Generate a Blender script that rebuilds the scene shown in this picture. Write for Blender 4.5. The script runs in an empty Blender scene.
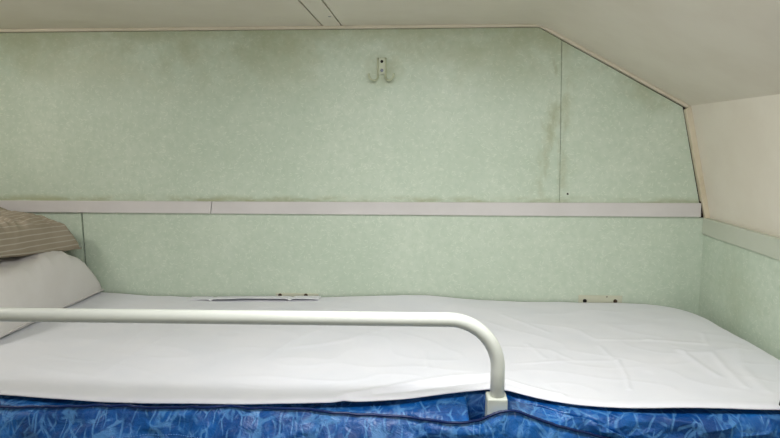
import bpy, bmesh, math, random
import numpy as np
from mathutils import Vector, Matrix, noise

random.seed(7)
S = bpy.context.scene
COL = S.collection
PI = math.pi

# ------------------------------------------------------------------ camera
CAM = Vector((0.0, 0.0, 1.72))
f_px, yaw, pitch = 542.6, 0.048, -0.1267
F = Vector((-math.sin(yaw) * math.cos(pitch), math.cos(yaw) * math.cos(pitch), math.sin(pitch)))
R = Vector((math.cos(yaw), math.sin(yaw), 0))
U = R.cross(F)
cd = bpy.data.cameras.new('camera')
cam = bpy.data.objects.new('camera', cd)
COL.objects.link(cam)
cam.matrix_world = Matrix(((R.x, U.x, -F.x, CAM.x), (R.y, U.y, -F.y, CAM.y), (R.z, U.z, -F.z, CAM.z), (0, 0, 0, 1)))
cd.sensor_width = 36
cd.lens = f_px * 36 / 780
cd.shift_x = -12.07 / 780
cd.shift_y = -9.83 / 780
cd.clip_start = 0.02
S.camera = cam

# ------------------------------------------------------------------ world, lights, exposure
w = bpy.data.worlds.new('world')
S.world = w
w.use_nodes = True
w.node_tree.nodes['Background'].inputs[0].default_value = (0.9, 0.95, 1, 1)
w.node_tree.nodes['Background'].inputs[1].default_value = 0.02

def area(name, loc, target, sx, sy, power, color, spread=180):
    l = bpy.data.lights.new(name, 'AREA')
    l.shape = 'RECTANGLE'
    l.size, l.size_y, l.energy, l.color = sx, sy, power, color
    l.spread = math.radians(spread)
    o = bpy.data.objects.new(name, l)
    COL.objects.link(o)
    o.location = loc
    o.rotation_euler = (Vector(target) - Vector(loc)).to_track_quat('-Z', 'Y').to_euler()
    return o

area('cabin_ceiling_lamp', (0.15, -0.40, 2.02), (0.15, 0.35, 1.05), 1.2, 0.5, 9, (0.97, 0.98, 1.0))
area('berth_ceiling_lamp', (0.22, 0.74, 2.045), (0.22, 0.84, 1.0), 1.0, 0.3, 12.5, (0.975, 0.985, 1.0))
area('berth_reading_lamp', (-1.44, 1.0, 2.03), (-1.10, 1.30, 1.2), 0.16, 0.16, 1.9, (1.0, 0.98, 0.95))
S.view_settings.view_transform = 'Standard'
S.view_settings.look = 'None'
S.view_settings.gamma = 1
S.view_settings.use_curve_mapping = False
S.view_settings.exposure = 0.42


# ------------------------------------------------------------------ materials
def srgb(r, g, b):
    def c(v):
        v /= 255
        return v / 12.92 if v <= 0.04045 else ((v + 0.055) / 1.055) ** 2.4
    return (c(r), c(g), c(b), 1)

def new_mat(name, color, rough=0.6, spec=0.5):
    m = bpy.data.materials.new(name)
    m.use_nodes = True
    b = m.node_tree.nodes['Principled BSDF']
    b.inputs['Base Color'].default_value = color
    b.inputs['Roughness'].default_value = rough
    b.inputs['Specular IOR Level'].default_value = spec
    return m, m.node_tree, b

class G:
    """small node-graph helper"""
    def __init__(s, nt):
        s.nt = nt
    def n(s, t, ins=None, **kw):
        nd = s.nt.nodes.new(t)
        for k, v in kw.items():
            setattr(nd, k, v)
        for k, v in (ins or {}).items():
            if isinstance(v, bpy.types.NodeSocket):
                s.nt.links.new(v, nd.inputs[k])
            else:
                nd.inputs[k].default_value = v
        return nd
    def math(s, op, a, b=0.0, c=None, clamp=False):
        ins = {0: a, 1: b}
        if c is not None:
            ins[2] = c
        return s.n('ShaderNodeMath', ins, operation=op, use_clamp=clamp).outputs[0]
    def step(s, v, lo, hi, a=0.0, b=1.0):
        nd = s.n('ShaderNodeMapRange', {'Value': v, 'From Min': lo, 'From Max': hi, 'To Min': a, 'To Max': b})
        nd.interpolation_type = 'SMOOTHSTEP'
        return nd.outputs[0]
    def mix(s, fac, a, b, mode='MIX'):
        nd = s.n('ShaderNodeMix', data_type='RGBA', blend_type=mode)
        for idx, v in ((0, fac), (6, a), (7, b)):
            if isinstance(v, bpy.types.NodeSocket):
                s.nt.links.new(v, nd.inputs[idx])
            else:
                nd.inputs[idx].default_value = v
        return nd.outputs[2]
    def pos(s):
        return s.n('ShaderNodeNewGeometry').outputs['Position']
    def obj(s):
        return s.n('ShaderNodeTexCoord').outputs['Object']
    def noise(s, vec, scale, detail=4, rough=0.5, dist=0.0):
        return s.n('ShaderNodeTexNoise', {'Vector': vec, 'Scale': scale, 'Detail': detail, 'Roughness': rough, 'Distortion': dist}).outputs[0]
    def mapping(s, vec, rot=(0, 0, 0), scale=(1, 1, 1), loc=(0, 0, 0)):
        return s.n('ShaderNodeMapping', {'Vector': vec, 'Rotation': rot, 'Scale': scale, 'Location': loc}).outputs[0]
    def bump(s, h, strength, dist=0.002):
        return s.n('ShaderNodeBump', {'Height': h, 'Strength': strength, 'Distance': dist}).outputs[0]

def laminate(name, side=False):
    m, nt, b = new_mat(name, srgb(180, 203, 180), 0.42, 0.35)
    g = G(nt)
    p = g.obj()
    if side:
        p = g.mapping(p, rot=(0, 0, PI / 2))
    base = g.mix(g.step(g.noise(p, 5, 5, 0.6), 0.3, 0.7), srgb(193, 206, 187), srgb(202, 213, 195))
    base = g.mix(g.step(g.noise(p, 55, 3, 0.6), 0.35, 0.7, 0, 0.4), base, srgb(178, 196, 174))
    # light chips pressed into the laminate, in four directions
    allf = None
    for k, (ang, off) in enumerate(((0.5, 0), (-0.75, 3.1), (1.35, 7.7), (-0.1, 5.3))):
        q = g.mapping(g.mapping(p, rot=(0, ang, 0)), scale=(52, 0.01, 210), loc=(off, 0, off * 2))
        v = g.n('ShaderNodeTexVoronoi', {'Vector': q, 'Scale': 1.0, 'Randomness': 1.0}, voronoi_dimensions='3D')
        d = g.step(v.outputs['Distance'], 0.18, 0.36, 1, 0)
        r = g.n('ShaderNodeSeparateColor', {0: v.outputs['Color']}).outputs[0]
        d = g.math('MULTIPLY', d, g.step(r, 0.62, 0.9))
        allf = d if allf is None else g.math('MAXIMUM', allf, d)
    base = g.mix(g.math('MULTIPLY', allf, 0.42), base, srgb(228, 234, 218))
    # grime: soot line under the ceiling, around the seam, round the hook, above the rail
    xyz = g.n('ShaderNodeSeparateXYZ', {0: g.pos()})
    X, Z = xyz.outputs[0], xyz.outputs[2]
    n1 = g.noise(p, 4.5, 6, 0.65)
    n2 = g.noise(p, 14, 6, 0.7)
    if not side:
        top = g.math('MULTIPLY', g.step(Z, 1.80, 2.05), g.step(n1, 0.36, 0.66))
        top = g.math('MULTIPLY', top, 0.8)
        thin = g.math('MULTIPLY', g.step(Z, 1.98, 2.05), g.step(n2, 0.25, 0.6, 0.3, 0.8))
        seamd = g.math('ABSOLUTE', g.math('SUBTRACT', X, 0.375))
        seam = g.math('MULTIPLY', g.step(seamd, 0.09, 0.0), g.step(g.noise(g.mapping(p, scale=(2.0, 1, 0.9)), 9, 5, 0.65), 0.44, 0.68))
        seam = g.math('MULTIPLY', seam, g.step(Z, 1.50, 1.54, 0, 0.8))
        # slope side: grime along the sloping edge
        sl = g.math('ADD', g.math('MULTIPLY', g.math('SUBTRACT', X, 0.3242), 0.522), Z)
        slm = g.math('MULTIPLY', g.step(sl, 1.90, 2.05), g.step(X, 0.33, 0.42))
        slm = g.math('MULTIPLY', slm, g.step(n1, 0.40, 0.66, 0, 0.7))
        hx = g.math('ABSOLUTE', g.math('ADD', X, 0.13))
        hz = g.math('ABSOLUTE', g.math('SUBTRACT', Z, 1.94))
        hook = g.math('MULTIPLY', g.step(g.math('ADD', g.math('POWER', hx, 2.0), g.math('POWER', hz, 2.0)), 0.006, 0.0),
                      g.step(n2, 0.35, 0.65, 0.1, 0.6))
        rl = g.math('MULTIPLY', g.step(Z, 1.556, 1.533), g.step(Z, 1.52, 1.531))
        rl = g.math('MULTIPLY', rl, g.step(g.noise(g.mapping(p, scale=(1, 1, 3)), 6, 5, 0.7), 0.40, 0.62, 0.1, 0.9))
        d = g.math('MAXIMUM', g.math('MAXIMUM', top, thin), g.math('MAXIMUM', seam, slm))
        d = g.math('MAXIMUM', d, g.math('MAXIMUM', hook, rl))
        base = g.mix(g.math('MULTIPLY', d, 0.65), base, srgb(146, 146, 96))
        sp = g.n('ShaderNodeTexVoronoi', {'Vector': g.mapping(p, scale=(1, 0.01, 1)), 'Scale': 9.0})
        spot = g.math('MULTIPLY', g.step(sp.outputs['Distance'], 0.035, 0.02, 0, 1), g.step(n1, 0.5, 0.56))
        base = g.mix(g.math('MULTIPLY', spot, 0.6), base, srgb(96, 110, 84))
    else:
        base = g.mix(g.math('MULTIPLY', g.step(n1, 0.45, 0.7), 0.25), base, srgb(150, 160, 120))
    nt.links.new(base, b.inputs['Base Color'])
    nt.links.new(g.bump(g.noise(p, 260, 2), 0.12, 0.001), b.inputs['Normal'])
    nt.links.new(g.step(n2, 0.3, 0.7, 0.38, 0.52), b.inputs['Roughness'])
    return m

def painted(name, c1, c2, rough=0.5, stain=0.0, bump=0.05, spec=0.4):
    m, nt, b = new_mat(name, c1, rough, spec)
    g = G(nt)
    p = g.obj()
    base = g.mix(g.step(g.noise(p, 6, 5, 0.6), 0.3, 0.7), c1, c2)
    if stain:
        base = g.mix(g.step(g.noise(p, 11, 7, 0.7), 0.5, 0.8, 0, stain), base, srgb(122, 96, 62))
    nt.links.new(base, b.inputs['Base Color'])
    nt.links.new(g.bump(g.noise(p, 150, 3), bump, 0.001), b.inputs['Normal'])
    return m

def cloth(name, c1, c2, weave=900, rough=0.85, bump=0.15):
    m, nt, b = new_mat(name, c1, rough, 0.2)
    b.inputs['Sheen Weight'].default_value = 0.15
    g = G(nt)
    p = g.obj()
    base = g.mix(g.step(g.noise(p, 8, 4, 0.6), 0.3, 0.7), c1, c2)
    nt.links.new(base, b.inputs['Base Color'])
    h = g.math('ADD', g.noise(p, weave, 1), g.math('MULTIPLY', g.noise(p, 30, 3), 0.8))
    nt.links.new(g.bump(h, bump, 0.002), b.inputs['Normal'])
    return m

M_lam = laminate('green_laminate')
M_lam_side = laminate('green_laminate_side', True)
M_cream = painted('cream_ceiling_paint', srgb(228, 221, 206), srgb(222, 214, 198), 0.5)
M_bead = painted('cream_bead', srgb(216, 208, 188), srgb(208, 200, 178), 0.5, 0.2)
M_rail = painted('grey_strip', srgb(205, 201, 198), srgb(212, 208, 205), 0.45, 0.04)
M_railside = painted('grey_green_strip', srgb(190, 196, 178), srgb(196, 200, 184), 0.5, 0.06)
M_sidebead = painted('yellowed_bead', srgb(216, 206, 182), srgb(208, 197, 170), 0.5, 0.25)
M_gap = painted('dark_gap', srgb(46, 33, 22), srgb(34, 25, 18), 0.9)
M_floor = painted('grey_floor', srgb(120, 120, 118), srgb(135, 134, 130), 0.6)
M_sheet = cloth('white_sheet', srgb(226, 226, 230), srgb(222, 223, 228))
M_pillow = cloth('off_white_pillow', srgb(218, 214, 210), srgb(212, 207, 202))
M_tube = painted('enamel_tube', srgb(218, 221, 212), srgb(213, 216, 207), 0.28, 0.0, 0.02, 0.5)
M_bracket = painted('enamel_bracket', srgb(202, 206, 194), srgb(196, 199, 187), 0.35, 0.08)
M_metal = painted('zinc_screw', srgb(120, 125, 132), srgb(95, 100, 108), 0.35)
M_metal.node_tree.nodes['Principled BSDF'].inputs['Metallic'].default_value = 0.8
M_hook = painted('painted_hook', srgb(196, 202, 176), srgb(184, 190, 160), 0.3, 0.15)
M_plate = painted('cream_plate', srgb(208, 210, 190), srgb(200, 200, 178), 0.5, 0.2)
M_hole = painted('dark_hole', srgb(30, 26, 20), srgb(22, 18, 14), 0.9)
M_rust = painted('rusty_bolt', srgb(95, 72, 52), srgb(60, 46, 34), 0.7)
M_wood = painted('board_paint', srgb(190, 188, 178), srgb(180, 178, 168), 0.6)
M_black = cloth('black_webbing', srgb(26, 24, 36), srgb(20, 18, 28), 500, 0.7)
M_piping = painted('blue_piping', srgb(14, 40, 92), srgb(8, 28, 72), 0.25)
M_thread = painted('blue_thread', srgb(90, 140, 200), srgb(80, 130, 190), 0.7)

def vinyl():
    m, nt, b = new_mat('blue_vinyl', srgb(20, 72, 160), 0.30, 0.5)
    g = G(nt)
    p = g.obj()
    warp = g.n('ShaderNodeTexNoise', {'Vector': p, 'Scale': 9.0, 'Detail': 2.0})
    off = g.n('ShaderNodeVectorMath', {0: warp.outputs['Color'], 1: (0.035, 0.035, 0.035)}, operation='MULTIPLY').outputs[0]
    q = g.n('ShaderNodeVectorMath', {0: p, 1: off}, operation='ADD').outputs[0]
    lines = None
    for ang, sc, o in ((0.5, 30, 0), (-0.6, 34, 4.1), (1.3, 22, 9.2), (-1.2, 26, 2.7)):
        qq = g.mapping(q, rot=(0, ang, 0), scale=(sc, sc * 0.55, sc * 0.55), loc=(o, o, o))
        v = g.n('ShaderNodeTexVoronoi', {'Vector': qq, 'Scale': 1.0}, feature='DISTANCE_TO_EDGE').outputs[0]
        l = g.step(v, 0.02, 0.055, 1, 0)
        l = g.math('MULTIPLY', l, g.step(g.noise(qq, 1.3, 2), 0.42, 0.6, 0.05, 1))
        lines = l if lines is None else g.math('MAXIMUM', lines, l)
    base = g.mix(g.step(g.noise(p, 12, 4, 0.6), 0.35, 0.65), srgb(3, 62, 126), srgb(12, 90, 162))
    col = g.mix(g.math('MULTIPLY', lines, 0.5), base, srgb(96, 154, 206))
    nt.links.new(col, b.inputs['Base Color'])
    h = g.math('ADD', g.math('MULTIPLY', g.noise(p, 38, 5, 0.6, 0.6), 1.0), g.math('MULTIPLY', lines, -0.06))
    nt.links.new(g.bump(h, 0.7, 0.008), b.inputs['Normal'])
    return m
M_vinyl = vinyl()

def striped():
    m, nt, b = new_mat('taupe_striped_cotton', srgb(150, 138, 118), 0.9, 0.15)
    g = G(nt)
    p = g.obj()
    n = g.noise(p, 6, 3)
    uv = g.n('ShaderNodeTexCoord').outputs['UV']
    xyz = g.n('ShaderNodeSeparateXYZ', {0: uv})
    # stripes run across the pillow
    v = g.math('ADD', xyz.outputs[1], g.math('MULTIPLY', xyz.outputs[0], -0.06))
    v = g.math('ADD', v, g.math('MULTIPLY', n, 0.012))
    fr = g.math('FRACT', g.math('MULTIPLY', v, 62.0))
    st = g.step(g.math('ABSOLUTE', g.math('SUBTRACT', fr, 0.5)), 0.06, 0.14, 1, 0)
    base = g.mix(g.step(g.noise(p, 14, 4), 0.3, 0.7), srgb(162, 150, 133), srgb(152, 140, 122))
    nt.links.new(g.mix(g.math('MULTIPLY', st, 0.55), base, srgb(196, 188, 172)), b.inputs['Base Color'])
    nt.links.new(g.bump(g.math('ADD', g.noise(p, 700, 1), g.noise(p, 22, 4)), 0.25, 0.003), b.inputs['Normal'])
    return m
M_stripe = striped()

# ------------------------------------------------------------------ helpers
def link(name, me, mat, parent=None, smooth=False, loc=None):
    o = bpy.data.objects.new(name, me)
    if mat:
        me.materials.append(mat)
    COL.objects.link(o)
    if parent:
        o.parent = parent
        o.matrix_parent_inverse = Matrix.Translation(-parent.location)
    if smooth:
        for p in me.polygons:
            p.use_smooth = True
    return o

def empty(name, loc, label=None, cat=None, group=None, kind=None):
    o = bpy.data.objects.new(name, None)
    COL.objects.link(o)
    o.location = loc
    o.empty_display_size = 0.05
    tag(o, label, cat, group, kind)
    return o

def tag(o, label=None, cat=None, group=None, kind=None):
    for k, v in (('label', label), ('category', cat), ('group', group), ('kind', kind)):
        if v:
            o[k] = v
    return o

def bm_mesh(bm, name):
    me = bpy.data.meshes.new(name)
    bmesh.ops.recalc_face_normals(bm, faces=bm.faces)
    bm.to_mesh(me)
    bm.free()
    return me

def box(name, lo, hi, mat, parent=None, bevel=0.0, seg=2):
    bm = bmesh.new()
    bmesh.ops.create_cube(bm, size=1)
    lo, hi = Vector(lo), Vector(hi)
    for v in bm.verts:
        v.co = Vector([lo[i] + (v.co[i] + 0.5) * (hi[i] - lo[i]) for i in range(3)])
    if bevel:
        bmesh.ops.bevel(bm, geom=bm.edges[:], offset=bevel, segments=seg, profile=0.5, affect='EDGES')
    return link(name, bm_mesh(bm, name), mat, parent, bevel > 0 and seg > 2)

def prism(name, pts, axis, a, b, mat, parent=None, bevel=0.0):
    """polygon pts in the plane normal to axis, extruded from a to b. axis 'y': pts=(x,z); axis 'x': pts=(y,z)"""
    bm = bmesh.new()
    mk = (lambda p, t: (p[0], t, p[1])) if axis == 'y' else (lambda p, t: (t, p[0], p[1]))
    va = [bm.verts.new(mk(p, a)) for p in pts]
    vb = [bm.verts.new(mk(p, b)) for p in pts]
    n = len(pts)
    bm.faces.new(va)
    bm.faces.new(vb[::-1])
    for i in range(n):
        bm.faces.new((va[i], vb[i], vb[(i + 1) % n], va[(i + 1) % n]))
    if bevel:
        bmesh.ops.recalc_face_normals(bm, faces=bm.faces)
        bmesh.ops.bevel(bm, geom=bm.edges[:], offset=bevel, segments=2, profile=0.5, affect='EDGES')
    return link(name, bm_mesh(bm, name), mat, parent)

def tube(name, pts, r, mat, parent=None, seg=16, cap=True, flat=1.0):
    """round tube swept along a polyline; r may be a list"""
    pts = [Vector(p) for p in pts]
    n = len(pts)
    rr = r if isinstance(r, (list, tuple)) else [r] * n
    bm = bmesh.new()
    rings = []
    up = None
    for i, p in enumerate(pts):
        t = (pts[min(i + 1, n - 1)] - pts[max(i - 1, 0)]).normalized()
        if up is None:
            up = Vector((0, 0, 1)) if abs(t.z) < 0.9 else Vector((0, 1, 0))
        up = (up - t * up.dot(t)).normalized()
        s = t.cross(up)
        rings.append([bm.verts.new(p + (s * math.cos(2 * PI * k / seg) * flat + up * math.sin(2 * PI * k / seg)) * rr[i]) for k in range(seg)])
    for a, b in zip(rings, rings[1:]):
        for k in range(seg):
            bm.faces.new((a[k], a[(k + 1) % seg], b[(k + 1) % seg], b[k]))
    if cap:
        bm.faces.new(rings[0][::-1])
        bm.faces.new(rings[-1])
    return link(name, bm_mesh(bm, name), mat, parent, True)

def disc(name, c, normal, r, h, mat, parent=None, dome=0.3, slot=False):
    """low domed disc (screw head, hole plug); c on the surface"""
    bm = bmesh.new()
    n = Vector(normal).normalized()
    a = n.orthogonal().normalized()
    b = n.cross(a)
    prof = [(1, 0), (1, h * 0.6), (0.75, h * (0.6 + dome)), (0.4, h)]
    rings = []
    for rad, z in prof:
        rings.append([bm.verts.new(Vector(c) + (a * math.cos(k * PI / 8) + b * math.sin(k * PI / 8)) * r * rad + n * z) for k in range(16)])
    for p, q in zip(rings, rings[1:]):
        for k in range(16):
            bm.faces.new((p[k], p[(k + 1) % 16], q[(k + 1) % 16], q[k]))
    bm.faces.new(rings[-1])
    bm.faces.new(rings[0][::-1])
    if slot:
        for ang in (0.5, 0.5 + PI / 2):
            d = a * math.cos(ang) + b * math.sin(ang)
            e = n.cross(d)
            vs = [bm.verts.new(Vector(c) + d * r * 0.6 * i + e * r * 0.1 * j + n * (h + 0.0002)) for i, j in ((-1, -1), (1, -1), (1, 1), (-1, 1))]
            bm.faces.new(vs)
    return link(name, bm_mesh(bm, name), mat, parent)

def grid_mesh(name, P, mat, parent=None, thick=0.0, smooth=True):
    """P: array (rows, cols, 3). thick > 0 closes it into a shell, hanging downwards along -normal"""
    P = np.asarray(P, float)
    r, c, _ = P.shape
    verts = P.reshape(-1, 3)
    i, j = np.meshgrid(np.arange(r - 1), np.arange(c - 1), indexing='ij')
    a = (i * c + j).ravel()
    faces = np.stack([a, a + 1, a + c + 1, a + c], 1)
    me = bpy.data.meshes.new(name)
    me.from_pydata(verts.tolist(), [], faces.tolist())
    me.update()
    o = link(name, me, mat, parent, smooth)
    if thick:
        md = o.modifiers.new('thickness', 'SOLIDIFY')
        md.thickness = thick
        md.offset = -1
    return o

def interp(tab, x, k=1):
    xs = [t[0] for t in tab]
    return np.interp(x, xs, [t[k] for t in tab])

# ------------------------------------------------------------------ setting
YW = 1.66              # face of the back wall
XL, XR = -1.56, 0.8336
YF = -0.95
ZC = 2.056
XK = 0.3242
XS, ZS = 0.765, 1.8195
ZRT, ZRB = 1.530, 1.4875
XU = 0.846             # foot of the leaning upper side panel
ZT2, ZB2 = 1.490, 1.4386

fl = box('floor', (XL - 0.05, YF - 0.05, -0.05), (1.0, YW + 0.06, 0), M_floor)
tag(fl, kind='structure')

wb = empty('wall_back', (0, YW + 0.01, 0), kind='structure')
prism('backing', [(XL - 0.03, 0), (0.93, 0), (0.93, 1.5), (0.80, 1.88), (0.36, 2.10), (XL - 0.03, 2.10)], 'y', YW + 0.008, YW + 0.05, M_gap, wb)
sx0 = lambda z: 0.389 + (1.996 - z) * 0.024     # the slightly leaning seam
slz = lambda x: ZC - (x - XK) * (ZC - ZS) / (XS - XK)
th = YW + 0.008
prism('panel', [(XL, 1.509), (sx0(1.53) - 0.0008, 1.509), (sx0(2.0) - 0.0008, slz(0.39) - 0.0107), (XK - 0.003, ZC - 0.0096), (XL, ZC - 0.0096)], 'y', YW, th, M_lam, wb)
prism('panel', [(sx0(1.53) + 0.0008, 1.509), (0.8195, 1.509), (XS - 0.0178, ZS - 0.0035), (sx0(2.0) + 0.0008, slz(0.392) - 0.0107)], 'y', YW + 0.0006, th, M_lam, wb)
prism('panel', [(XL, 0), (-1.1065, 0), (-1.1035, 1.507), (XL, 1.507)], 'y', YW, th, M_lam, wb)
prism('panel', [(-1.1005, 0), (XR, 0), (XR, 1.507), (-1.0975, 1.507)], 'y', YW, th, M_lam, wb)
box('joint_filler', (0.8165, YW - 0.003, 1.4885), (0.8275, YW + 0.001, 1.540), M_gap, wb)
for i, (x, z) in enumerate(((0.390, 1.552), (0.423, 1.558), (0.286, 1.535), (-1.262, 1.535))):
    disc('screw_hole', (x, YW + 0.0007, z), (0, -1, 0), 0.0032, 0.0006, M_hole, wb)

wl = box('wall_left', (XL - 0.05, YF, 0), (XL, YW + 0.05, ZC), M_cream)
tag(wl, kind='structure')
wf = box('wall_front', (XL - 0.05, YF - 0.05, 0), (1.0, YF, 2.1), M_cream)
tag(wf, kind='structure')

wr = empty('wall_right', (XR, 1.0, 0), kind='structure')
box('lower_panel', (XR, YF, 0), (XR + 0.02, YW + 0.05, ZB2 + 0.03), M_lam_side, wr)
prism('upper_panel', [(XU - 0.001, ZT2 - 0.012), (XU + 0.03, ZT2 - 0.012), (XS + 0.04, ZS + 0.03), (XS, ZS)], 'y', YF, YW + 0.05, M_cream, wr)

ce = empty('ceiling', (0, 0.5, ZC), kind='structure')
box('backing', (XL - 0.05, YF - 0.05, ZC + 0.012), (XK, YW + 0.05, ZC + 0.05), M_gap, ce)
box('panel', (XL, YF, ZC), (-0.3185, YW + 0.02, ZC + 0.012), M_cream, ce)
# right hand panel bends smoothly into the slope over the foot of the berth and again into the hull side
pts = [(-0.2565, ZC), (XK - 0.05, ZC)]
sl = Vector((XS - XK, ZS - ZC)).normalized()
A, B = Vector((XK - 0.05, ZC)), Vector((XK, ZC)) + sl * 0.05
for k in range(1, 9):
    t = k / 8
    p = A * (1 - t) ** 2 + Vector((XK, ZC)) * 2 * t * (1 - t) + B * t * t
    pts.append((p.x, p.y))
pts += [(XS, ZS)]
# thickness upward
up = [(p[0] + (0.004 if i > 1 else 0), p[1] + 0.012) for i, p in enumerate(pts)]
bm = bmesh.new()
def ringof(t):
    return [bm.verts.new((p[0], t, p[1])) for p in pts], [bm.verts.new((p[0], t, p[1])) for p in up]
a0, a1 = ringof(YF)
b0, b1 = ringof(YW + 0.02)
for i in range(len(pts) - 1):
    bm.faces.new((a0[i], a0[i + 1], b0[i + 1], b0[i]))
    bm.faces.new((a1[i], a1[i + 1], b1[i + 1], b1[i]))
    bm.faces.new((a0[i], a0[i + 1], a1[i + 1], a1[i]))
    bm.faces.new((b0[i], b0[i + 1], b1[i + 1], b1[i]))
bm.faces.new((a0[0], b0[0], b1[0], a1[0]))
bm.faces.new((a0[-1], b0[-1], b1[-1], a1[-1]))
o = link('panel', bm_mesh(bm, 'panel'), M_cream, ce)
for p in o.data.polygons:
    p.use_smooth = True
md = o.modifiers.new('edges', 'EDGE_SPLIT')
md.split_angle = math.radians(35)
js = box('joint_strip', (-0.3125, YF, ZC - 0.001), (-0.2605, YW + 0.01, ZC + 0.012), M_cream, ce)
disc('screw', (-0.272, 1.527, ZC - 0.001), (0, 0, -1), 0.0042, 0.0008, M_metal, ce)

# beads that close the corner between the back wall and ceiling, slope and side
def bead(name, p, q, wd, miter0=0.0, miter1=0.0, mat=M_bead, off=0.0, proud=0.010):
    """strip along p->q (x,z) lying inside the corner, width wd to the left of the direction of travel, proud of the wall"""
    p, q = Vector(p), Vector(q)
    d = (q - p).normalized()
    n = Vector((d.y, -d.x))        # towards the room interior
    p = p + n * off
    q = q + n * off
    pl = [p, q, q + n * wd - d * miter1, p + n * wd + d * miter0]
    return prism(name, [(v.x, v.y) for v in pl], 'y', YW - proud, YW + 0.004, mat, None, 0.0012)
tag(bead('trim_1', (XL, ZC), (XK, ZC), 0.0085, 0, 0.0022), kind='structure')
tag(bead('trim_2', (XK, ZC), (XS, ZS), 0.0085, 0.0022, 0.004), kind='structure')
tag(bead('trim_3', (XS, ZS), (XU, ZT2 - 0.006), 0.016, 0.008, 0, M_sidebead, 0.0, 0.013), kind='structure')

# the grey strips along the wall
a = prism('trim_4', [(XL, 1.4925), (-0.6805, 1.4918), (-0.6745, 1.5295), (XL, 1.5285)], 'y', YW - 0.009, YW + 0.001, M_rail, None, 0.0012)
tag(a, kind='structure')
a = prism('trim_5', [(-0.6783, 1.4918), (0.8175, 1.4905), (0.8160, 1.5325), (-0.6723, 1.5295)], 'y', YW - 0.009, YW + 0.001, M_rail, None, 0.0012)
tag(a, kind='structure')
a = box('trim_6', (XR - 0.006, YF, ZB2), (XU + 0.015, YW - 0.0005, ZT2 - 0.002), M_railside, None, 0.001, 2)
tag(a, kind='structure')

# ------------------------------------------------------------------ berth
bb = empty('bunk_frame', (-0.36, 1.28, 1.0), 'cream painted bunk board and side rail under the blue mattress, mounted between the cabin walls', 'bunk')
box('platform', (XL + 0.001, 0.95, 1.005), (XR - 0.001, YW - 0.001, 1.035), M_wood, bb, 0.003)
box('side_board', (XL + 0.001, 0.925, 0.99), (XR - 0.001, 0.949, 1.13), M_wood, bb, 0.004)
box('end_support', (XL + 0.001, 0.95, 0.90), (XL + 0.04, YW - 0.001, 1.004), M_wood, bb, 0.003)
box('end_support', (XR - 0.04, 0.95, 0.90), (XR - 0.001, YW - 0.001, 1.004), M_wood, bb, 0.003)

EDGE = [(-1.53, 0.957, 1.236), (-1.442, 0.957, 1.237), (-0.945, 0.957, 1.238), (-0.824, 0.957, 1.231), (-0.725, 0.957, 1.225), (-0.626, 0.957, 1.22),
        (-0.528, 0.957, 1.219), (-0.431, 0.957, 1.22), (-0.239, 0.957, 1.225), (-0.144, 0.957, 1.229), (-0.05, 0.959, 1.236),
        (0.006, 0.968, 1.241), (0.063, 0.989, 1.242), (0.118, 1.006, 1.242), (0.136, 1.007, 1.244), (0.151, 1.006, 1.244),
        (0.179, 0.999, 1.236), (0.222, 0.98, 1.235), (0.282, 0.962, 1.236), (0.353, 0.957, 1.233), (0.425, 0.957, 1.232),
        (0.496, 0.957, 1.233), (0.637, 0.957, 1.236), (0.83, 0.957, 1.24)]
PIPE = [(-1.53, 0.943, 1.212), (-1.427, 0.943, 1.213), (-0.934, 0.943, 1.215), (-0.815, 0.943, 1.214), (-0.715, 0.943, 1.219), (-0.618, 0.943, 1.222),
        (-0.521, 0.943, 1.223), (-0.425, 0.943, 1.224), (-0.33, 0.943, 1.225), (-0.254, 0.943, 1.226), (-0.216, 0.943, 1.226),
        (-0.104, 0.94, 1.219), (-0.012, 0.927, 1.219), (0.042, 0.915, 1.222), (0.073, 0.908, 1.226), (0.1, 0.904, 1.237),
        (0.119, 0.903, 1.248), (0.136, 0.903, 1.253), (0.159, 0.906, 1.25), (0.181, 0.909, 1.239), (0.243, 0.923, 1.213),
        (0.294, 0.933, 1.195), (0.35, 0.939, 1.181), (0.494, 0.943, 1.165), (0.83, 0.943, 1.160)]
FOLD = [(0.15, 0.08), (0.18, 0.12), (0.215, 0.20), (0.262, 0.42), (0.314, 0.62), (0.353, 0.82), (0.40, 1.0)]   # x, share of the way to the piping
BACK = [(-1.53, 0, 1.23), (-1.046, 0, 1.2330), (-0.888, 0, 1.2270), (-0.725, 0, 1.2200), (-0.531, 0, 1.2220), (-0.339, 0, 1.2280), (-0.149, 0, 1.2340),
        (0.008, 0, 1.2370), (0.070, 0, 1.2310), (0.225, 0, 1.2250), (0.471, 0, 1.2200), (0.652, 0, 1.2200), (0.83, 0, 1.215)]

def smooth_tab(tab, k, sig=0.02):
    xs = np.arange(-1.56, 0.86, 0.004)
    v = interp(tab, xs, k)
    ker = np.exp(-0.5 * (np.arange(-15, 16) * 0.004 / sig) ** 2)
    ker /= ker.sum()
    v = np.convolve(np.pad(v, 15, 'edge'), ker, 'valid')
    return lambda x: np.interp(x, xs, v)
eY, eZ_ = smooth_tab(EDGE, 1), smooth_tab(EDGE, 2)
eZ = lambda x: eZ_(x) + 0.0065 - 0.004 * np.exp(-((x - 0.13) / 0.08) ** 2)
pY, pZ = smooth_tab(PIPE, 1, 0.012), smooth_tab(PIPE, 2, 0.010)
bZ = smooth_tab(BACK, 2)

def nz(x, y, z=0.0):
    return noise.noise(Vector((x, y, z)))
def nzv(X, Y, Z=0.0):
    return np.array([nz(a, b, Z) for a, b in zip(X.ravel(), Y.ravel())]).reshape(X.shape)

MX0, MX1 = XL + 0.012, 0.822
mt = empty('mattress', (-0.36, 1.28, 1.036), 'blue patterned vinyl mattress with piped edge, lying under the white sheet on the bunk', 'mattress')

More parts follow.
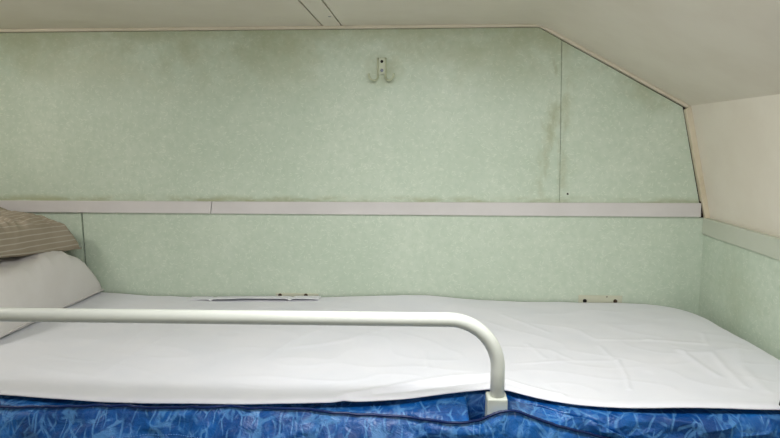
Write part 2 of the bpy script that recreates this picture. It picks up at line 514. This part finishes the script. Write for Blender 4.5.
# cover: from under the sheet, over the rounded top edge to the piping, then down the front
xs = np.linspace(MX0, MX1, 620)
rows = []
nT, nF = 46, 34
Ey, Ez, Py, Pz = eY(xs), eZ(xs) - 0.0155, pY(xs), pZ(xs)
for k in range(8):                      # hidden part under the sheet
    t = 1 - k / 8
    rows.append(np.stack([xs, Ey + 0.004 + 0.10 * t, Ez - 0.006 * t], 1))
for k in range(nT + 1):
    t = k / nT
    hgt = np.abs(Ez - Pz)
    bul = 0.35 * hgt * math.sin(PI * t) + 0.004 * math.sin(PI * t)
    y = Ey + 0.004 + (Py - Ey - 0.004) * (t ** 0.75) - bul * 0.5
    z = Ez + (Pz - Ez) * (t ** 1.25) + bul * 0.3
    # folded-over lip that runs down to the right of the guard rail's bracket
    ft = interp(FOLD, xs, 1)
    inx = np.clip((xs - 0.160) / 0.015, 0, 1) * np.clip((0.40 - xs) / 0.05, 0, 1)
    below = 1 / (1 + np.exp(-np.clip((t - ft) / 0.010, -40, 40)))
    lip = np.exp(-((t - ft).clip(0) / 0.35))
    y = y - inx * below * lip * 0.009
    z = z + inx * below * lip * 0.006
    valley = np.exp(-(((t - ft + 0.05) / 0.05) ** 2))
    y = y + inx * valley * 0.006
    z = z - inx * valley * 0.009
    # recess where the bracket of the guard rail passes through
    rec = 1 / (1 + np.exp(-(xs - 0.080) / 0.0012)) * (1 / (1 + np.exp((xs - 0.1465) / 0.0012)))
    rec = rec * np.clip((1 - t) / 0.06, 0, 1) * np.clip(t / 0.025, 0, 1)
    z = z - rec * 0.11
    y = y + rec * np.clip(1.06 - y, 0, 1)
    # short gathers that fan out from the bracket
    gat = np.sin((xs - 0.13) * 230 + t * 5) * np.exp(-((xs - 0.17) / 0.05) ** 2) * 0.0018 * (1 - rec)
    z = z + gat * math.sin(PI * t)
    rows.append(np.stack([xs, y, z], 1))
zend = 1.075
for k in range(1, nF + 1):
    t = k / nF
    z = Pz + (zend - Pz) * t
    y = Py - 0.004 - 0.014 * math.sin(PI * min(1, t * 1.1)) + (0.908 - Py) * min(1, t * 1.5)
    if k == 1:
        y = Py + 0.002; z = Pz - 0.003
    rows.append(np.stack([xs, y, z], 1))
P = np.array(rows)
# wrinkles
XX, ZZ, YY = P[..., 0], P[..., 2], P[..., 1]
rowf = np.clip((np.arange(P.shape[0]) - 8) / 10, 0, 1)[:, None]
wr1 = nzv(XX * 9, ZZ * 30 + XX * 6, 1.0)
wr2 = nzv(XX * 26 + ZZ * 18, ZZ * 40 - XX * 12, 5.0)
rg = 1 - np.abs(nzv(XX * 14 - ZZ * 20, ZZ * 26 + XX * 5, 9.0)) * 2
P[..., 1] += rowf * (wr1 * 0.010 + wr2 * 0.0042 - rg.clip(0) ** 3 * 0.004)
P[..., 2] += rowf * wr2 * 0.0012 * (np.arange(P.shape[0])[:, None] < 8 + nT)
P[..., 1] = np.maximum(P[..., 1], 0.885)
P[..., 1] += rowf * nzv(XX * 5 + 3, ZZ * 14 - XX * 4, 21.0) * 0.012 * np.clip((np.arange(P.shape[0]) - 8 - nT) / 6, 0, 1)[:, None]
P[..., 1] = np.maximum(P[..., 1], 0.882)
grid_mesh('cover', P, M_vinyl, mt)
box('foam_core', (MX0 + 0.004, 1.075, 1.037), (0.78, YW - 0.012, 1.175), M_vinyl, mt, 0.02, 4)

pr = P[8 + nT]
tube('piping', [(v[0], v[1] - 0.0022, v[2] + 0.0004) for v in pr[::3]], 0.0026, M_piping, mt, 8)
# line of stitches on the front, left of the middle
bm = bmesh.new()
x = -0.60
while x < -0.30:
    z = 1.1795 + 0.002 * math.sin((x + 0.55) * 9) - max(0, x + 0.36) * 0.12
    kx = int(np.argmin(np.abs(xs - (x + 0.002))))
    col = P[8 + nT:, kx]
    y = float(np.interp(z, col[::-1, 2], col[::-1, 1])) - 0.001
    for dz, ln in ((0, 0.0028), (-0.006, 0.0022)):
        r = bmesh.ops.create_cube(bm, size=1)
        for v in r['verts']:
            v.co = Vector((x + v.co.x * ln, y + v.co.y * 0.0012, z + dz + v.co.z * 0.0009))
    x += 0.0048
link('stitching', bm_mesh(bm, 'stitching'), M_thread, mt)

# ------------------------------------------------------------------ sheet
CR = [([(-0.155, 0.971), (-0.053, 1.022), (0.047, 1.062), (0.132, 1.076)], 0.0075, 0.014),
      ([(-0.099, 0.985), (0.006, 1.016), (0.110, 1.045)], -0.004, 0.009),
      ([(0.145, 1.058), (0.202, 1.021), (0.254, 0.994)], 0.005, 0.010),
      ([(0.20, 1.16), (0.251, 1.168), (0.428, 1.188)], 0.0012, 0.006),
      ([(0.428, 1.188), (0.418, 1.109), (0.401, 1.043)], 0.0028, 0.0045),
      ([(0.215, 1.503), (0.312, 1.369)], 0.0018, 0.006),
      ([(0.397, 1.381), (0.423, 1.324), (0.555, 1.331)], 0.0016, 0.007),
      ([(0.416, 1.277), (0.419, 1.199)], 0.0016, 0.006),
      ([(0.555, 1.331), (0.667, 1.309)], 0.0025, 0.009),
      ([(0.711, 1.381), (0.680, 1.303)], 0.0022, 0.006),
      ([(0.590, 1.254), (0.479, 1.137)], 0.0022, 0.012),
      ([(0.594, 1.254), (0.609, 1.113)], 0.0030, 0.009),
      ([(0.598, 1.242), (0.663, 1.246), (0.633, 1.059)], 0.0028, 0.009),
      ([(0.753, 1.306), (0.691, 1.173), (0.662, 1.043)], 0.0032, 0.014),
      ([(-0.697, 1.022), (-0.664, 1.293), (-0.658, 1.376)], 0.0011, 0.005),
      ([(-0.739, 1.222), (-0.740, 1.365)], 0.0015, 0.012),
      ([(-0.369, 1.167), (-0.338, 1.274), (-0.259, 1.388)], 0.0015, 0.010),
      ([(-0.306, 1.243), (-0.192, 1.295), (-0.086, 1.388)], 0.0016, 0.010),
      ([(-0.005, 1.226), (0.002, 1.124)], 0.0012, 0.005),
      ([(0.245, 1.282), (0.267, 1.191)], 0.0014, 0.006),
      ([(0.289, 1.240), (0.325, 1.183)], 0.0014, 0.006)]

def right_edge(y):
    """plan line of the sheet's right edge: rounded corner against the wall"""
    base = 0.812 + (1.45 - y).clip(0) * 0.12
    c = ((y - 1.46) / 0.195).clip(0, 1)
    return np.minimum(base - 0.115 * (1 - np.sqrt((1 - c ** 2.6).clip(0))), 0.826)

nx, ny = 460, 190
u = np.linspace(0, 1, nx)[None, :]
v = np.linspace(0, 1, ny)[:, None] ** 1.15
x_guess = MX0 + u * (0.80 - MX0) + 0 * v
front = eY(x_guess)
Yg = front + v * (1.652 - front)
re = right_edge(Yg)
uu = u ** 0.93
Xg = MX0 + uu * (re - MX0)
front = eY(Xg)
Yg = front + v * (1.652 - front)
mid = 1.226
zf_, zb_ = eZ(Xg), bZ(Xg)
Zg = mid + (zf_ - mid) * np.exp(-(Yg - front) / 0.09) + (zb_ - mid) * np.exp(-(1.652 - Yg) / 0.10)
# rounded shoulders at the right end and at the front hem
dr = (re - Xg)
Zg -= 0.060 * (1 - (dr / 0.032).clip(0, 1)) ** 2.2
Zg -= 0.003 * (1 - (dr / 0.16).clip(0, 1)) ** 2
df = (Yg - front)
Zg -= 0.005 * (1 - (df / 0.010).clip(0, 1)) ** 2.2
Zg += 0.001 * np.exp(-((df - 0.018) / 0.012) ** 2)
# creases
for line, amp, wd in CR:
    best = np.full(Xg.shape, 9.0)
    for (ax, ay), (bx, by) in zip(line, line[1:]):
        L2 = (bx - ax) ** 2 + (by - ay) ** 2
        t = (((Xg - ax) * (bx - ax) + (Yg - ay) * (by - ay)) / L2).clip(0, 1)
        d = np.hypot(Xg - ax - t * (bx - ax), Yg - ay - t * (by - ay))
        best = np.minimum(best, d)
    Zg += amp * np.exp(-(best / wd) ** 2)
fade = (dr / 0.06).clip(0, 1)
Zg += fade * (nzv(Xg * 5, Yg * 7, 2.0) * 0.0045 + nzv(Xg * 12 + Yg * 5, Yg * 20, 4.0) * 0.0008)
rgd = 1 - np.abs(nzv(Xg * 6 + Yg * 7, Yg * 9 - Xg * 2, 8.0)) * 2.2
Zg += fade * rgd.clip(0) ** 4 * 0.0012 * ((df - 0.03) / 0.05).clip(0, 1)
sheet = grid_mesh('bed_sheet', np.stack([Xg, Yg, Zg], 2), M_sheet, None, 0.0018)
tag(sheet, 'smooth white bed sheet spread over the blue mattress, creased at its right end', 'bed sheet')

# loose hem lip along the wall
hx = np.linspace(-0.752, -0.335, 120)
rows = []
for k in range(6):
    t = k / 5
    lift = 0.0085 * (np.sin((hx + 0.745) / 0.41 * PI).clip(0) ** 0.5)
    pin = 1 - 0.9 * np.exp(-((hx + 0.675) / 0.006) ** 2) - 0.9 * np.exp(-((hx + 0.425) / 0.006) ** 2)
    wob = 0.002 * np.sin(hx * 31)
    rows.append(np.stack([hx, 1.612 + wob + 0.040 * t, bZ(hx) + 0.0022 + lift * pin * (1 - 0.5 * t) + 0.0008 * nzv(hx * 20, hx * 0 + t * 3)], 1))
grid_mesh('hem', np.array(rows), M_sheet, sheet, 0.0016)

# ------------------------------------------------------------------ pillows
def pillow(name, L, W, T, mat, loc, rot, label, seed, sag=0.0, pinch=0.06, eu=5, ev=2.6, taper=0.0):
    n, m = 90, 70
    U_, V_ = np.meshgrid(np.linspace(-1, 1, n), np.linspace(-1, 1, m))
    h = (1 - np.abs(U_) ** eu).clip(0) ** 0.5 * (1 - np.abs(V_) ** ev).clip(0) ** 0.55
    px = U_ * L / 2 * (1 - pinch * (1 - V_ ** 2) * np.abs(U_) ** 2)
    py = V_ * W / 2 * (1 - pinch * (1 - U_ ** 2) * np.abs(V_) ** 2)
    out = []
    for s in (1, -1):
        wr_ = nzv(U_ * 2.2 + 3, V_ * 2.0 + seed, s) * 0.016 + nzv(U_ * 6 + V_ * 3, V_ * 5 + seed, s + 3) * 0.006
        rd = (1 - np.abs(nzv(U_ * 2.5 + V_, V_ * 4 + seed, s + 8)) * 2.4).clip(0) ** 3 * 0.006
        tp = 1 - taper * (U_ + 0.1).clip(0)
        z = s * (h * T * tp * (0.90 if s > 0 else 0.10) + (wr_ + rd) * h ** 0.6 * (1 if s > 0 else 0.25))
        z = z - sag * (U_ + 1) * 0.5 * (1 + U_) * 0.5
        out.append(np.stack([px, py, z], 2))
    verts = np.concatenate([out[0].reshape(-1, 3), out[1].reshape(-1, 3)])
    i, j = np.meshgrid(np.arange(m - 1), np.arange(n - 1), indexing='ij')
    a = (i * n + j).ravel()
    f1 = np.stack([a, a + 1, a + n + 1, a + n], 1)
    f2 = f1[:, ::-1] + n * m
    me = bpy.data.meshes.new(name)
    me.from_pydata(verts.tolist(), [], np.concatenate([f1, f2]).tolist())
    uvl = me.uv_layers.new(name='fabric')
    parts_ = []
    for o_ in out:                       # length along the cloth, in metres
        du = np.linalg.norm(np.diff(o_, axis=1), axis=2)[:, ::-1]
        su = np.concatenate([np.zeros((m, 1)), np.cumsum(du, 1)], 1)[:, ::-1]
        parts_.append(np.stack([py.ravel(), su.ravel()], 1))
    UVt = np.concatenate(parts_)
    li = np.zeros(len(me.loops), np.int32)
    me.loops.foreach_get('vertex_index', li)
    uvl.data.foreach_set('uv', UVt[li].ravel().astype(np.float32))
    bm = bmesh.new()
    bm.from_mesh(me)
    bmesh.ops.remove_doubles(bm, verts=bm.verts, dist=1e-5)
    bmesh.ops.recalc_face_normals(bm, faces=bm.faces)
    bm.to_mesh(me)
    bm.free()
    o = link(name, me, mat, None, True)
    o.location = loc
    o.rotation_euler = rot
    tag(o, label, 'pillow')
    # seam round the rim
    rim = []
    for k in range(n): rim.append(out[0][0, k])
    for k in range(1, m): rim.append(out[0][k, -1])
    for k in range(n - 2, -1, -1): rim.append(out[0][-1, k])
    for k in range(m - 2, -1, -1): rim.append(out[0][k, 0])
    s = tube('seam', [tuple(r) for r in rim], 0.0022, mat, None, 6)
    s.parent = o
    return o

pillow('pillow', 0.50, 0.46, 0.172, M_pillow, (-1.290, 1.420, 1.243), (0.0, 0.0, 0.0),
       'plain off-white pillow lying directly on the sheet, under the striped one', 3.0, 0.0, 0.04, 12, 4.0)
pillow('pillow', 0.44, 0.36, 0.138, M_stripe, (-1.314, 1.455, 1.414), (-0.13, 0.03, -0.06),
       'taupe pillow with thin pale stripes, on top of the off-white pillow', 11.0, 0.0, 0.03, 14, 5.0, 0.32)

# ------------------------------------------------------------------ guard rail
gr = empty('guard_rail', (0.124, 0.93, 1.13), 'white enamelled tubular guard rail with a rounded corner along the front of the bunk', 'guard rail')
pts = []
X1, Z1, rb = 0.126, 1.4050, 0.088
X0 = -1.25
def arc(cx, cz, a0, a1, n=14):
    return [(cx + rb * math.cos(a0 + (a1 - a0) * k / n), 0.93, cz + rb * math.sin(a0 + (a1 - a0) * k / n)) for k in range(n + 1)]
pts = [(X0, 0.93, 1.20)] + arc(X0 + rb, Z1 - 0.0055 - rb, PI, PI / 2) + [(-0.5, 0.93, 1.4025)] + arc(X1 - rb, Z1 - rb, PI / 2, 0) + [(X1, 0.93, 1.20)]
tube('rail_tube', pts, 0.0128, M_tube, gr, 28)
for x in (X1 - 0.001, X0):
    bm = bmesh.new()
    bmesh.ops.create_cube(bm, size=1)
    for vv in bm.verts:
        k = 0.90 if vv.co.z > 0 else 1.0
        vv.co = Vector((x + vv.co.x * 0.040 * k, 0.93 + vv.co.y * 0.036 * k, 1.1985 + vv.co.z * 0.135))
    bmesh.ops.bevel(bm, geom=bm.edges[:], offset=0.003, segments=3, profile=0.5, affect='EDGES')
    link('bracket', bm_mesh(bm, 'bracket'), M_bracket, gr, False)

# ------------------------------------------------------------------ coat hook on the back wall
hk = empty('coat_hook', (-0.14, YW, 1.94), 'small painted double coat hook screwed high on the green back wall', 'coat hook')
box('back_plate', (-0.151, YW - 0.0035, 1.915), (-0.129, YW + 0.0002, 1.964), M_hook, hk, 0.0015, 2)
for s in (-1, 1):
    # rib down the side of the plate that curls out into the hook
    x = -0.14 + s * 0.0115
    pts = [(x, YW - 0.003, 1.963), (x, YW - 0.005, 1.95), (x, YW - 0.007, 1.93)]
    for k in range(13):
        a = PI * 1.05 * k / 12
        pts.append((x + s * (0.0125 - 0.0125 * math.cos(a)), YW - 0.008 - 0.024 * math.sin(a * 0.5) , 1.908 - 0.0150 * math.sin(a) + 0.004 * k / 12))
    tube('hook_arm', pts, [0.0026] * 3 + [0.0032] * 12 + [0.0036], M_hook, hk, 10)
disc('screw', (-0.14, YW - 0.0035, 1.9525), (0, -1, 0), 0.0045, 0.0012, M_hole, hk)
sc = disc('screw', (-0.14, YW - 0.0035, 1.9265), (0, -1, 0), 0.0048, 0.0015, M_metal, hk, slot=True)
sc['label'] = 'bright cross-head screw'

# ------------------------------------------------------------------ fixing plates low on the wall, half hidden by the bed
def plate(x0, x1, zt, holes, label, small=None):
    t = empty('fixing_plate', ((x0 + x1) / 2, YW, zt - 0.045), label, 'fixing plate', None)
    box('plate', (x0, YW - 0.003, zt - 0.045), (x1, YW + 0.0002, zt), M_plate, t, 0.001, 2)
    for hx_, hz_, mt_ in holes:
        disc('bolt', (hx_, YW - 0.003, hz_), (0, -1, 0), 0.0062, 0.002, mt_, t)
    if small:
        disc('pin', (small[0], YW - 0.003, small[1]), (0, -1, 0), 0.002, 0.001, M_rust, t)
plate(0.468, 0.601, 1.2435, [(0.487, 1.2255, M_hole), (0.580, 1.2260, M_rust)],
      'cream fixing plate with two dark bolts low on the wall, right of the guard rail', (0.554, 1.2395))
plate(-0.482, -0.345, 1.2370, [(-0.476 + 0.008, 1.2300, M_rust), (-0.385, 1.2310, M_rust)],
      'cream fixing plate mostly hidden behind the raised sheet hem, left of the middle')

# ------------------------------------------------------------------ black strap at the front right
rows = []
xx = np.linspace(0.636, 0.676, 16)
prof = [(0.944, 1.12), (0.937, 1.17), (0.936, 1.215), (0.938, 1.248), (0.944, 1.268), (0.956, 1.274), (0.966, 1.266), (0.974, 1.245)]
for y, z in prof:
    rows.append(np.stack([xx + (z - 1.24) * -0.12, y - 0.014 + 0 * xx, z + 0.002 * np.sin(xx * 60)], 1))
st = grid_mesh('strap', np.array(rows), M_black, None, 0.003)
tag(st, 'short black strap over the front edge of the mattress, far right of the photo', 'strap')
